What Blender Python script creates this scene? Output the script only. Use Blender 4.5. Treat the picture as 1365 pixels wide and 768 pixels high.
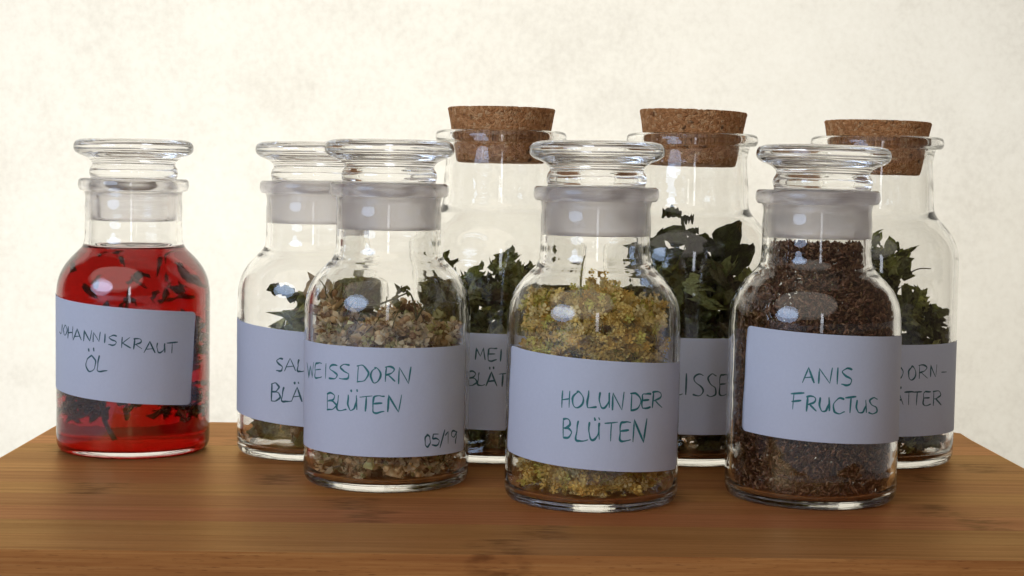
import bpy, bmesh, math, random
import numpy as np
from mathutils import Vector, Matrix

random.seed(7); rng = np.random.default_rng(7)
scene = bpy.context.scene
COL = scene.collection
for o in list(bpy.data.objects): bpy.data.objects.remove(o)

# ------------------------------------------------------------------ camera
F_PX, PITCH, ROLL, CAM_H = 2193.0, math.radians(3.791), math.radians(0.91), 0.1285   # for a 1365 px wide frame
CAM = np.array([0.0, 0.0, CAM_H])
_fw = np.array([0, math.cos(PITCH), -math.sin(PITCH)])
_r0 = np.array([1.0, 0, 0]); _u0 = np.array([0, math.sin(PITCH), math.cos(PITCH)])
_rt = _r0*math.cos(ROLL) + _u0*math.sin(ROLL)
_up = _u0*math.cos(ROLL) - _r0*math.sin(ROLL)
cd = bpy.data.cameras.new('camera'); cam = bpy.data.objects.new('camera', cd); COL.objects.link(cam)
cd.sensor_width = 36.0; cd.lens = F_PX/1365*36.0; cd.clip_start = 0.01; cd.clip_end = 50
cam.matrix_world = Matrix(((_rt[0], _up[0], -_fw[0], 0), (_rt[1], _up[1], -_fw[1], 0), (_rt[2], _up[2], -_fw[2], CAM_H), (0, 0, 0, 1)))
cd.dof.use_dof = True; cd.dof.focus_distance = 0.68; cd.dof.aperture_fstop = 45.0
scene.camera = cam

# ------------------------------------------------------------------ world, lamps, exposure
world = bpy.data.worlds.new('World'); scene.world = world; world.use_nodes = True
bg = world.node_tree.nodes['Background']; bg.inputs[0].default_value = (1.0, 0.71, 0.52, 1); bg.inputs[1].default_value = 0.09

def area(name, loc, target, sx, sy, power, color):
    ld = bpy.data.lights.new(name, 'AREA'); ld.shape = 'RECTANGLE'; ld.size = sx; ld.size_y = sy
    ld.energy = power; ld.color = color
    o = bpy.data.objects.new(name, ld); COL.objects.link(o); o.location = loc
    d = Vector(target) - Vector(loc); o.rotation_euler = d.to_track_quat('-Z', 'Y').to_euler()
    return o
# daylight behind the paper backdrop (the paper glows with it), the window on the camera's left, a narrow far window behind the camera
area('daylight_behind_backdrop', (-0.12, 1.68, 0.16), (-0.10, 0.93, 0.10), 0.66, 0.50, 13.3, (1.0, 0.965, 0.855))
wl = area('window_light', (-1.0, -0.35, 0.42), (0.0, 0.70, 0.06), 0.85, 0.58, 7.2, (0.52, 0.69, 1.0)); wl.data.shape = 'ELLIPSE'
rl = area('front_fill', (-0.9, -1.5, 1.85), (0.0, 0.70, 0.06), 5.0, 3.2, 35.0, (1.0, 0.93, 0.84)); rl.data.shape = 'ELLIPSE'  # added broad warm fill from the camera side, lifts jar contents, corks and labels
area('overhead_fill', (0.05, 0.55, 1.15), (0.02, 0.66, 0.0), 0.9, 0.7, 0.35, (1.0, 0.92, 0.80))  # weak overhead fill, added to lift the board and herbs; no ceiling lamp there
area('far_window_light', (0.10, -1.6, 0.35), (0.0, 0.70, 0.10), 0.16, 0.8, 2.0, (0.85, 0.90, 1.0))

vs = scene.view_settings; vs.view_transform = 'Standard'; vs.look = 'None'; vs.gamma = 1.0; vs.use_curve_mapping = False; vs.exposure = 0.0
cy = scene.cycles
cy.max_bounces = 30; cy.transmission_bounces = 26; cy.glossy_bounces = 10; cy.diffuse_bounces = 4; cy.transparent_max_bounces = 12
cy.caustics_refractive = True; cy.caustics_reflective = True; cy.sample_clamp_indirect = 8.0; cy.blur_glossy = 0.0
cy.use_denoising = True
try: cy.denoiser = 'OPENIMAGEDENOISE'
except Exception: pass

# ------------------------------------------------------------------ helpers
def px_dir(x, y):
    d = _fw*F_PX + _rt*(x-682.5) - _up*(y-384.0)
    return d/np.linalg.norm(d)
def px_on_plane(x, y, z=0.0):
    d = px_dir(x, y); t = (z-CAM[2])/d[2]; return CAM + d*t
def px_on_cyl(x, y, c, r):
    d = px_dir(x, y); ox, oy = CAM[0]-c[0], CAM[1]-c[1]
    a = d[0]**2+d[1]**2; b = ox*d[0]+oy*d[1]; k = ox*ox+oy*oy-r*r
    q = b*b-a*k
    if q <= 0: return None
    t = (-b-math.sqrt(q))/a; return CAM+d*t

def new_mat(name):
    m = bpy.data.materials.new(name); m.use_nodes = True; nt = m.node_tree; nt.nodes.clear()
    out = nt.nodes.new('ShaderNodeOutputMaterial'); return m, nt, out
def N(nt, t, **kw):
    n = nt.nodes.new(t)
    for k, v in kw.items(): setattr(n, k, v)
    return n
def L(nt, a, b): nt.links.new(a, b)
def ramp(nt, fac, stops):
    r = N(nt, 'ShaderNodeValToRGB'); e = r.color_ramp.elements
    while len(e) < len(stops): e.new(0.5)
    for el, (p, c) in zip(e, stops): el.position = p; el.color = (*c, 1)
    L(nt, fac, r.inputs[0]); return r.outputs[0]
def mixc(nt, fac, a, b, mode='MIX'):
    m = N(nt, 'ShaderNodeMix', data_type='RGBA', blend_type=mode)
    for s, v in ((m.inputs[0], fac), (m.inputs[6], a), (m.inputs[7], b)):
        if hasattr(v, 'is_linked'): L(nt, v, s)
        else: s.default_value = v if not isinstance(v, tuple) or len(v) == 4 else (*v, 1)
    return m.outputs[2]
def noise(nt, vec, scale, detail=4, rough=0.55):
    n = N(nt, 'ShaderNodeTexNoise'); n.inputs['Scale'].default_value = scale; n.inputs['Detail'].default_value = detail; n.inputs['Roughness'].default_value = rough
    if vec is not None: L(nt, vec, n.inputs['Vector'])
    return n.outputs['Fac']
def mapping(nt, vec, scale):
    m = N(nt, 'ShaderNodeMapping'); m.inputs['Scale'].default_value = scale; L(nt, vec, m.inputs['Vector']); return m.outputs[0]
def mathn(nt, op, a, b=None, c=None):
    m = N(nt, 'ShaderNodeMath', operation=op)
    for i, v in enumerate((a, b, c)):
        if v is None: continue
        if hasattr(v, 'is_linked'): L(nt, v, m.inputs[i])
        else: m.inputs[i].default_value = v
    return m.outputs[0]

# ------------------------------------------------------------------ materials
def mat_glass(name, rough=0.0, color=(0.985, 0.985, 0.98), ior=1.5, wavy=0.0):
    m, nt, out = new_mat(name)
    g = N(nt, 'ShaderNodeBsdfGlass'); g.inputs['Color'].default_value = (*color, 1); g.inputs['Roughness'].default_value = rough; g.inputs['IOR'].default_value = ior
    if wavy:
        tc = N(nt, 'ShaderNodeTexCoord'); nz = noise(nt, mapping(nt, tc.outputs['Object'], (1, 1, 1.6)), 55, 2)
        b = N(nt, 'ShaderNodeBump'); b.inputs['Strength'].default_value = wavy; b.inputs['Distance'].default_value = 0.002
        L(nt, nz, b.inputs['Height']); L(nt, b.outputs[0], g.inputs['Normal'])
    L(nt, g.outputs[0], out.inputs['Surface']); return m
M_glass = mat_glass('clear_glass', wavy=0.06)
M_knob = mat_glass('clear_glass_knob', wavy=0.16)
def mat_ground(name, diff, rough):
    m, nt, out = new_mat(name)
    g = N(nt, 'ShaderNodeBsdfGlass'); g.inputs['Color'].default_value = (0.99, 0.985, 0.99, 1); g.inputs['Roughness'].default_value = rough; g.inputs['IOR'].default_value = 1.45
    t = N(nt, 'ShaderNodeBsdfTranslucent'); t.inputs['Color'].default_value = (0.95, 0.94, 0.95, 1)
    d = N(nt, 'ShaderNodeBsdfDiffuse'); d.inputs['Color'].default_value = (0.85, 0.85, 0.88, 1)
    a = N(nt, 'ShaderNodeMixShader'); a.inputs[0].default_value = 0.3; L(nt, t.outputs[0], a.inputs[1]); L(nt, d.outputs[0], a.inputs[2])
    tc = N(nt, 'ShaderNodeTexCoord'); nz = noise(nt, mapping(nt, tc.outputs['Object'], (25, 25, 900)), 3, 4)
    f = mathn(nt, 'MULTIPLY_ADD', nz, 0.30, diff-0.15)
    x = N(nt, 'ShaderNodeMixShader'); L(nt, f, x.inputs[0]); L(nt, g.outputs[0], x.inputs[1]); L(nt, a.outputs[0], x.inputs[2])
    L(nt, x.outputs[0], out.inputs['Surface']); return m
M_ground = mat_ground('ground_glass', 0.20, 0.30)
M_ground_light = mat_ground('ground_glass_light', 0.08, 0.16)
M_collar = mat_ground('collar_ground_glass', 0.06, 0.16)

def mat_oil():
    m, nt, out = new_mat('red_oil')
    g = N(nt, 'ShaderNodeBsdfGlass'); g.inputs['Color'].default_value = (1, 1, 1, 1); g.inputs['IOR'].default_value = 1.47; g.inputs['Roughness'].default_value = 0
    v = N(nt, 'ShaderNodeVolumeAbsorption'); v.inputs['Color'].default_value = (0.957, 0.0, 0.02, 1); v.inputs['Density'].default_value = 480
    L(nt, g.outputs[0], out.inputs['Surface']); L(nt, v.outputs[0], out.inputs['Volume']); return m
M_oil = mat_oil()

def mat_paper():
    m, nt, out = new_mat('label_paper')
    tc = N(nt, 'ShaderNodeTexCoord'); nz = noise(nt, tc.outputs['Object'], 900, 3); n2 = noise(nt, tc.outputs['Object'], 90, 2)
    c = mixc(nt, nz, (0.57, 0.63, 0.765), (0.63, 0.69, 0.825)); c = mixc(nt, mathn(nt, 'MULTIPLY', n2, 0.25), c, (0.55, 0.59, 0.68))
    d = N(nt, 'ShaderNodeBsdfPrincipled'); L(nt, c, d.inputs['Base Color']); d.inputs['Roughness'].default_value = 0.6; d.inputs['Specular IOR Level'].default_value = 0.25
    b = N(nt, 'ShaderNodeBump'); b.inputs['Strength'].default_value = 0.35; b.inputs['Distance'].default_value = 0.0006; L(nt, n2, b.inputs['Height']); L(nt, b.outputs[0], d.inputs['Normal'])
    t = N(nt, 'ShaderNodeBsdfTranslucent'); L(nt, c, t.inputs['Color'])
    x = N(nt, 'ShaderNodeMixShader'); x.inputs[0].default_value = 0.10; L(nt, d.outputs[0], x.inputs[1]); L(nt, t.outputs[0], x.inputs[2])
    L(nt, x.outputs[0], out.inputs['Surface']); return m
M_paper = mat_paper()
def mat_ink(name, col):
    m, nt, out = new_mat(name); tc = N(nt, 'ShaderNodeTexCoord'); nz = noise(nt, tc.outputs['Object'], 260, 3)
    c = mixc(nt, nz, col, tuple(v*2.6+0.02 for v in col))
    d = N(nt, 'ShaderNodeBsdfPrincipled'); L(nt, c, d.inputs['Base Color']); d.inputs['Roughness'].default_value = 0.5
    L(nt, d.outputs[0], out.inputs['Surface']); return m
M_ink = mat_ink('green_ink', (0.003, 0.085, 0.095)); M_ink_dark = mat_ink('dark_ink', (0.006, 0.045, 0.06))

def mat_cork():
    m, nt, out = new_mat('cork'); tc = N(nt, 'ShaderNodeTexCoord'); v = tc.outputs['Object']
    oi = N(nt, 'ShaderNodeObjectInfo')
    add = N(nt, 'ShaderNodeVectorMath', operation='ADD'); L(nt, v, add.inputs[0]); L(nt, oi.outputs['Random'], add.inputs[1]); v = add.outputs[0]
    wn = N(nt, 'ShaderNodeTexNoise'); wn.inputs['Scale'].default_value = 420; wn.inputs['Detail'].default_value = 3; L(nt, v, wn.inputs['Vector'])
    ws = N(nt, 'ShaderNodeVectorMath', operation='SCALE'); L(nt, wn.outputs['Color'], ws.inputs[0]); ws.inputs['Scale'].default_value = 0.0022
    wa = N(nt, 'ShaderNodeVectorMath', operation='ADD'); L(nt, v, wa.inputs[0]); L(nt, ws.outputs[0], wa.inputs[1]); vw = wa.outputs[0]
    vo = N(nt, 'ShaderNodeTexVoronoi'); vo.inputs['Scale'].default_value = 760; L(nt, vw, vo.inputs['Vector'])
    ve = N(nt, 'ShaderNodeTexVoronoi', feature='DISTANCE_TO_EDGE'); ve.inputs['Scale'].default_value = 760; L(nt, vw, ve.inputs['Vector'])
    sep = N(nt, 'ShaderNodeSeparateColor'); L(nt, vo.outputs['Color'], sep.inputs[0])
    c = ramp(nt, sep.outputs[0], [(0.0, (0.46, 0.20, 0.075)), (0.45, (0.62, 0.29, 0.11)), (0.8, (0.74, 0.40, 0.18)), (1.0, (0.82, 0.54, 0.29))])
    nz = noise(nt, v, 900, 4); c = mixc(nt, mathn(nt, 'MULTIPLY', nz, 0.35), c, (0.30, 0.12, 0.045))
    pit = noise(nt, v, 230, 2); pm = ramp(nt, pit, [(0.63, (0, 0, 0)), (0.72, (0.8, 0.8, 0.8))])
    c = mixc(nt, pm, c, (0.07, 0.03, 0.014))
    d = N(nt, 'ShaderNodeBsdfPrincipled'); L(nt, c, d.inputs['Base Color']); d.inputs['Roughness'].default_value = 0.85; d.inputs['Specular IOR Level'].default_value = 0.2
    h = mathn(nt, 'SUBTRACT', mathn(nt, 'MULTIPLY', ve.outputs[0], 3.0), mathn(nt, 'MULTIPLY', pm, 1.2))
    b = N(nt, 'ShaderNodeBump'); b.inputs['Strength'].default_value = 0.9; b.inputs['Distance'].default_value = 0.0007; L(nt, h, b.inputs['Height']); L(nt, b.outputs[0], d.inputs['Normal'])
    L(nt, d.outputs[0], out.inputs['Surface']); return m
M_cork = mat_cork()

def mat_bamboo():
    m, nt, out = new_mat('bamboo'); tc = N(nt, 'ShaderNodeTexCoord'); oi = N(nt, 'ShaderNodeObjectInfo'); rnd = oi.outputs['Random']
    cmb = N(nt, 'ShaderNodeCombineXYZ'); L(nt, mathn(nt, 'MULTIPLY', rnd, 7.3), cmb.inputs[0]); L(nt, mathn(nt, 'MULTIPLY', rnd, 31.7), cmb.inputs[1])
    add = N(nt, 'ShaderNodeVectorMath', operation='ADD'); L(nt, tc.outputs['Object'], add.inputs[0]); L(nt, cmb.outputs[0], add.inputs[1]); v = add.outputs[0]
    fine = noise(nt, mapping(nt, v, (22, 1700, 1200)), 1.0, 6, 0.7)
    mid = noise(nt, mapping(nt, v, (6, 240, 200)), 1.0, 4, 0.6)
    big = noise(nt, mapping(nt, v, (5, 40, 30)), 1.0, 3)
    c = ramp(nt, fine, [(0.28, (0.33, 0.110, 0.036)), (0.5, (0.50, 0.205, 0.066)), (0.72, (0.62, 0.30, 0.11))])
    c = mixc(nt, ramp(nt, mid, [(0.42, (0, 0, 0)), (0.70, (0.75, 0.75, 0.75))]), c, (0.26, 0.075, 0.026))
    c = mixc(nt, mathn(nt, 'MULTIPLY', big, 0.45), c, (0.47, 0.185, 0.056))
    pore = ramp(nt, noise(nt, mapping(nt, v, (160, 4200, 3000)), 1.0, 2), [(0.64, (0, 0, 0)), (0.70, (0.7, 0.7, 0.7))])
    c = mixc(nt, pore, c, (0.16, 0.05, 0.02))
    hs = N(nt, 'ShaderNodeHueSaturation'); L(nt, c, hs.inputs['Color']); L(nt, mathn(nt, 'MULTIPLY_ADD', rnd, 0.34, 0.68), hs.inputs['Value']); L(nt, mathn(nt, 'MULTIPLY_ADD', mathn(nt, 'FRACT', mathn(nt, 'MULTIPLY', rnd, 17.3)), 0.022, 0.487), hs.inputs['Hue']); c = hs.outputs[0]
    # culm nodes: short dark knots, one every 23 cm or so along each strip
    sx = N(nt, 'ShaderNodeSeparateXYZ'); L(nt, tc.outputs['Object'], sx.inputs[0])
    wob = noise(nt, mapping(nt, v, (40, 160, 160)), 1.0, 3)
    u = mathn(nt, 'ADD', mathn(nt, 'ADD', mathn(nt, 'MULTIPLY', sx.outputs[0], 4.3), mathn(nt, 'MULTIPLY', rnd, 9.7)), mathn(nt, 'MULTIPLY', wob, 0.10))
    fr = mathn(nt, 'ABSOLUTE', mathn(nt, 'SUBTRACT', mathn(nt, 'FRACT', u), 0.5))
    band = ramp(nt, fr, [(0.0, (1, 1, 1)), (0.022, (0.8, 0.8, 0.8)), (0.05, (0, 0, 0))])
    kn = ramp(nt, noise(nt, mapping(nt, v, (90, 260, 260)), 1.0, 3), [(0.42, (0, 0, 0)), (0.6, (1, 1, 1))])
    c = mixc(nt, mathn(nt, 'MULTIPLY', band, mathn(nt, 'MULTIPLY_ADD', kn, 0.65, 0.06)), c, (0.11, 0.034, 0.012))
    b = N(nt, 'ShaderNodeBump'); b.inputs['Strength'].default_value = 0.3; b.inputs['Distance'].default_value = 0.0002; L(nt, fine, b.inputs['Height'])
    d = N(nt, 'ShaderNodeBsdfDiffuse'); L(nt, c, d.inputs['Color']); L(nt, b.outputs[0], d.inputs['Normal'])
    gl = N(nt, 'ShaderNodeBsdfGlossy'); gl.inputs['Color'].default_value = (0.95, 0.74, 0.34, 1); L(nt, mixc(nt, 0.55, (0.95, 0.74, 0.34), mixc(nt, 1.0, c, (1.9, 2.6, 4.2), 'MULTIPLY')), gl.inputs['Color']); L(nt, mathn(nt, 'MULTIPLY_ADD', mid, 0.2, 0.30), gl.inputs['Roughness']); L(nt, b.outputs[0], gl.inputs['Normal'])
    fr_ = N(nt, 'ShaderNodeFresnel'); fr_.inputs['IOR'].default_value = 1.24
    x = N(nt, 'ShaderNodeMixShader'); L(nt, fr_.outputs[0], x.inputs[0]); L(nt, d.outputs[0], x.inputs[1]); L(nt, gl.outputs[0], x.inputs[2])
    L(nt, x.outputs[0], out.inputs['Surface']); return m
M_bamboo = mat_bamboo()

def mat_sheet():
    m, nt, out = new_mat('backdrop_paper'); tc = N(nt, 'ShaderNodeTexCoord'); v = tc.outputs['Object']
    a = noise(nt, v, 260, 4, 0.6); b_ = noise(nt, v, 38, 4, 0.6); g = noise(nt, mapping(nt, v, (1, 1, 1.5)), 7, 3)
    f = mathn(nt, 'ADD', mathn(nt, 'ADD', mathn(nt, 'MULTIPLY', a, 0.45), mathn(nt, 'MULTIPLY', b_, 0.35)), mathn(nt, 'MULTIPLY', g, 0.45))
    c = ramp(nt, f, [(0.40, (0.60, 0.585, 0.55)), (0.63, (0.70, 0.69, 0.655)), (0.85, (0.75, 0.745, 0.715))])
    d = N(nt, 'ShaderNodeBsdfDiffuse'); L(nt, c, d.inputs[0]); t = N(nt, 'ShaderNodeBsdfTranslucent'); L(nt, c, t.inputs[0])
    x = N(nt, 'ShaderNodeMixShader'); x.inputs[0].default_value = 0.55; L(nt, d.outputs[0], x.inputs[1]); L(nt, t.outputs[0], x.inputs[2])
    L(nt, x.outputs[0], out.inputs['Surface']); return m
M_sheet = mat_sheet()
def mat_cloth():
    m, nt, out = new_mat('table_cloth'); tc = N(nt, 'ShaderNodeTexCoord')
    c = mixc(nt, noise(nt, tc.outputs['Object'], 500, 3), (0.74, 0.75, 0.77), (0.82, 0.82, 0.83))
    d = N(nt, 'ShaderNodeBsdfDiffuse'); L(nt, c, d.inputs[0]); L(nt, d.outputs[0], out.inputs['Surface']); return m
M_cloth = mat_cloth()

def mat_plant(name, translucency=0.3, rough=0.8, scale=700, dark=0.55, tint=(1, 1, 1)):
    m, nt, out = new_mat(name); at = N(nt, 'ShaderNodeAttribute', attribute_name='col'); tc = N(nt, 'ShaderNodeTexCoord')
    nz = noise(nt, tc.outputs['Object'], scale, 3)
    dk = mixc(nt, 1.0, at.outputs['Color'], (dark, dark*0.95, dark*0.9), 'MULTIPLY')
    c = mixc(nt, ramp(nt, nz, [(0.35, (0, 0, 0)), (0.65, (1, 1, 1))]), dk, at.outputs['Color'])
    d = N(nt, 'ShaderNodeBsdfPrincipled'); L(nt, c, d.inputs['Base Color']); d.inputs['Roughness'].default_value = rough; d.inputs['Specular IOR Level'].default_value = 0.12
    t = N(nt, 'ShaderNodeBsdfTranslucent'); L(nt, mixc(nt, 1.0, c, tint, 'MULTIPLY'), t.inputs[0])
    x = N(nt, 'ShaderNodeMixShader'); x.inputs[0].default_value = translucency; L(nt, d.outputs[0], x.inputs[1]); L(nt, t.outputs[0], x.inputs[2])
    b = N(nt, 'ShaderNodeBump'); b.inputs['Strength'].default_value = 0.5; b.inputs['Distance'].default_value = 0.0006; L(nt, nz, b.inputs['Height']); L(nt, b.outputs[0], d.inputs['Normal'])
    L(nt, x.outputs[0], out.inputs['Surface']); return m
M_leaf = mat_plant('dried_leaf', 0.5, tint=(1.35, 1.45, 0.7)); M_petal = mat_plant('dried_petal', 0.3, dark=0.9, tint=(1.15, 1.1, 0.9)); M_seed = mat_plant('dried_seed', 0.05, 0.6, 1500, 0.5); M_wet = mat_plant('steeped_herb', 0.5, 0.5)

# ------------------------------------------------------------------ object helpers
def link(o, parent=None):
    COL.objects.link(o)
    if parent is not None: o.parent = parent
    return o
def tag(o, label, cat, group=None, kind=None):
    o['label'] = label; o['category'] = cat
    if group: o['group'] = group
    if kind: o['kind'] = kind
    return o
def empty(name, loc=(0, 0, 0)):
    o = bpy.data.objects.new(name, None); o.empty_display_size = 0.02; o.location = loc; return link(o)
def mesh_obj(name, verts, faces, mats, parent=None, smooth=True, cols=None, fmat=None):
    me = bpy.data.meshes.new(name); me.from_pydata([tuple(map(float, v)) for v in verts], [], [tuple(map(int, f)) for f in faces]); me.update()
    for m in (mats if isinstance(mats, (list, tuple)) else [mats]): me.materials.append(m)
    if smooth: me.polygons.foreach_set('use_smooth', [True]*len(me.polygons))
    if fmat is not None: me.polygons.foreach_set('material_index', fmat)
    if cols is not None:
        a = me.color_attributes.new('col', 'FLOAT_COLOR', 'POINT'); c = np.ones((len(verts), 4), np.float32); c[:, :3] = cols; a.data.foreach_set('color', c.ravel())
    return link(bpy.data.objects.new(name, me), parent)

def smooth_profile(pts, sub=4):
    """Hermite curve through points with chord-length tangents; a point with a third value stays a hard corner."""
    P = [np.array(p[:2], float) for p in pts]; C = [len(p) > 2 for p in pts]; n = len(P); out = []
    def tang(i, seg):                       # unit-speed tangent at point i for the segment seg
        d = (P[seg+1]-P[seg])/np.linalg.norm(P[seg+1]-P[seg])
        if C[i] or i in (0, n-1): return d
        a, b_ = P[i]-P[i-1], P[i+1]-P[i]; la, lb_ = np.linalg.norm(a), np.linalg.norm(b_)
        return (a/la*lb_+b_/lb_*la)/(la+lb_)
    for i in range(n-1):
        p1, p2 = P[i], P[i+1]; ln = np.linalg.norm(p2-p1); t1, t2 = tang(i, i)*ln, tang(i+1, i)*ln
        for j in range(sub):
            t = j/sub; out.append((2*t**3-3*t*t+1)*p1+(t**3-2*t*t+t)*t1+(3*t*t-2*t**3)*p2+(t**3-t*t)*t2)
    out.append(P[-1]); return out
def lathe(name, prof, mats, parent=None, seg=96, matfn=None):
    """closed profile in mm starting and ending on the axis"""
    verts, faces, fm, rings = [], [], [], []
    for r, z in prof:
        if r < 0.02: rings.append([len(verts)]); verts.append((0, 0, z/1000))
        else:
            b = len(verts); rings.append(list(range(b, b+seg)))
            verts += [(r/1000*math.cos(2*math.pi*k/seg), r/1000*math.sin(2*math.pi*k/seg), z/1000) for k in range(seg)]
    for i in range(len(rings)-1):
        a, b = rings[i], rings[i+1]
        mi = matfn((prof[i][0]+prof[i+1][0])/2, (prof[i][1]+prof[i+1][1])/2, i) if matfn else 0
        if len(a) == 1 and len(b) == 1: continue
        for k in range(seg):
            k2 = (k+1) % seg
            if len(a) == 1: faces.append((a[0], b[k2], b[k]))
            elif len(b) == 1: faces.append((a[k], a[k2], b[0]))
            else: faces.append((a[k], a[k2], b[k2], b[k]))
            fm.append(mi)
    return mesh_obj(name, verts, faces, mats, parent, True, None, fm)

# ------------------------------------------------------------------ setting: table and backdrop
TABLE_Z, BACK_Y = -0.036, 0.925
def sheet_grid(name, fn, nu, nv, mat):
    v = [fn(i/nu, j/nv) for j in range(nv+1) for i in range(nu+1)]
    f = [(j*(nu+1)+i, j*(nu+1)+i+1, (j+1)*(nu+1)+i+1, (j+1)*(nu+1)+i) for j in range(nv) for i in range(nu)]
    return mesh_obj(name, v, f, mat)
t = sheet_grid('table', lambda u, v: (-1.1+2.2*u, -0.5+2.0*v, TABLE_Z), 8, 8, M_cloth); t['kind'] = 'structure'; t['label'] = 'white covered table top under the bamboo board'; t['category'] = 'table'
b = sheet_grid('backdrop', lambda u, v: (-0.55+1.05*u, BACK_Y+0.003*math.sin(5*u+3*v)+0.002*math.sin(12*u)*v, TABLE_Z+0.001+0.42*v), 60, 20, M_sheet); b['kind'] = 'structure'; b['label'] = 'cream mottled paper backdrop glowing with light from behind'; b['category'] = 'backdrop'

# ------------------------------------------------------------------ bamboo board
BX, BY, BW, BYAW, BD, BT = -0.2315, 0.8469, 0.4663, 0.0175, 0.2947, 0.0215
board = empty('bamboo_board', (BX, BY, 0.0)); board.rotation_euler = (0, 0, BYAW)
tag(board, 'brown bamboo cutting board carrying all the glass jars', 'cutting board')
NS = 12; sw = BD/NS; g = 0.00006
for i in range(NS):
    y0, y1 = -BD+i*sw+(g if i else 0), -BD+(i+1)*sw-(g if i < NS-1 else 0)
    bm = bmesh.new(); rad = 0.004; pts = []
    def corner(cx, cy_, a0, on):
        if not on: pts.append((cx, cy_)); return
        sx_, sy_ = (1 if cx > BW/2 else -1), (1 if a0[1] else -1)
        ox, oy = cx-sx_*rad, cy_-sy_*rad
        for k in range(6):
            a = math.radians(a0[0]+k*18); pts.append((ox+rad*math.cos(a), oy+rad*math.sin(a)))
    corner(0, y0, (180, False), i == 0); corner(BW, y0, (270, False), i == 0); corner(BW, y1, (0, True), i == NS-1); corner(0, y1, (90, True), i == NS-1)
    vb = [bm.verts.new((x, y, -BT)) for x, y in pts]; vt = [bm.verts.new((x, y, 0)) for x, y in pts]; n = len(pts)
    bm.faces.new(list(reversed(vb))); top = bm.faces.new(vt)
    for k in range(n): bm.faces.new((vb[k], vb[(k+1) % n], vt[(k+1) % n], vt[k]))
    outer = [e for e in top.edges if (i == 0 and all(v.co.y < y0+rad*1.1 for v in e.verts)) or (i == NS-1 and all(v.co.y > y1-rad*1.1 for v in e.verts)) or abs(e.verts[0].co.x-e.verts[1].co.x) < 1e-6]
    bmesh.ops.bevel(bm, geom=[e for e in outer if e.is_valid], offset=0.0014, segments=2, affect='EDGES', profile=0.6)
    me = bpy.data.meshes.new('bamboo_strip'); bm.to_mesh(me); bm.free(); me.materials.append(M_bamboo)
    link(bpy.data.objects.new('bamboo_strip', me), board)
# short rubber feet between board and table
for fx in (0.03, BW-0.03):
    for fy in (-0.03, -BD+0.03):
        f_ = lathe('rubber_foot', [(0, -BT*1000-14.4), (7, -BT*1000-14.4), (7.6, -BT*1000-13.4), (7.6, -BT*1000+0.0), (0, -BT*1000+0.0)], M_ink_dark, board, 20); f_.location = (fx, fy, 0)

# ------------------------------------------------------------------ jar profiles (mm)
def jar_profiles():
    outer = smooth_profile([(0, 1.3), (18, 1.1), (27, 0.6), (29.5, 0.0), (31.8, 0.0), (33.6, 0.9), (34.7, 2.9), (35, 6), (35, 12), (35, 40), (35, 66), (35, 71), (34.75, 75.5), (33.7, 80.5), (31.6, 85), (28.6, 89), (25.6, 92), (23.5, 94.3), (22.5, 96.8), (22.2, 100), (22.2, 112), (22.2, 119.2), (22.6, 120.1, 'c'), (24.2, 120.3), (25.0, 121.6), (25.1, 123.6), (24.7, 125.2), (23.8, 125.8, 'c'), (20.2, 125.8, 'c')])
    inner = smooth_profile([(19.9, 125.4, 'c'), (19.2, 106.4, 'c'), (19.4, 103), (19.5, 98), (20.2, 94.8), (22.2, 92), (25.2, 89.3), (28.6, 85.6), (30.9, 81), (32.05, 76), (32.2, 71), (32.2, 66), (32.2, 40), (32.2, 14), (32.2, 8.6), (31.6, 5.5), (29.6, 3.7), (24, 3.2), (12, 3.4), (0, 3.5)])
    return outer, inner
def cork_jar_profiles():
    outer = smooth_profile([(0, 1.5), (20, 1.3), (31, 0.6), (33.5, 0.0), (36, 0.0), (37.8, 1.0), (38.8, 3.2), (39, 7), (39, 14), (39, 50), (39, 86), (39, 91), (38.8, 95), (37.7, 100.5), (35.3, 105.5), (31.8, 110), (28.9, 113.2), (27.3, 116), (26.8, 119), (26.7, 124), (26.7, 144), (27.1, 145.0, 'c'), (29.4, 145.2), (30.4, 146.5), (30.5, 148.4), (30.0, 149.9), (28.8, 150.5), (25, 150.5), (23.9, 150.2), (23.5, 149.2)])
    inner = smooth_profile([(23.5, 148), (23.6, 140), (24.2, 130), (24.4, 119), (25.3, 115.2), (28.2, 111.6), (32, 107.2), (34.9, 102.4), (36.5, 97), (36.8, 91.5), (36.8, 86), (36.8, 50), (36.8, 16), (36.8, 9.6), (36.2, 6.1), (34, 4.0), (28, 3.5), (14, 3.8), (0, 3.9)])
    return outer, inner
JO, JI = jar_profiles(); CO, CI = cork_jar_profiles()
def r_in(inner, z):           # inner radius in m at height z (m)
    zs = np.array([p[1] for p in inner])[::-1]/1000; rs = np.array([p[0] for p in inner])[::-1]/1000
    o = np.argsort(zs); return np.interp(z, zs[o], rs[o])

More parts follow.
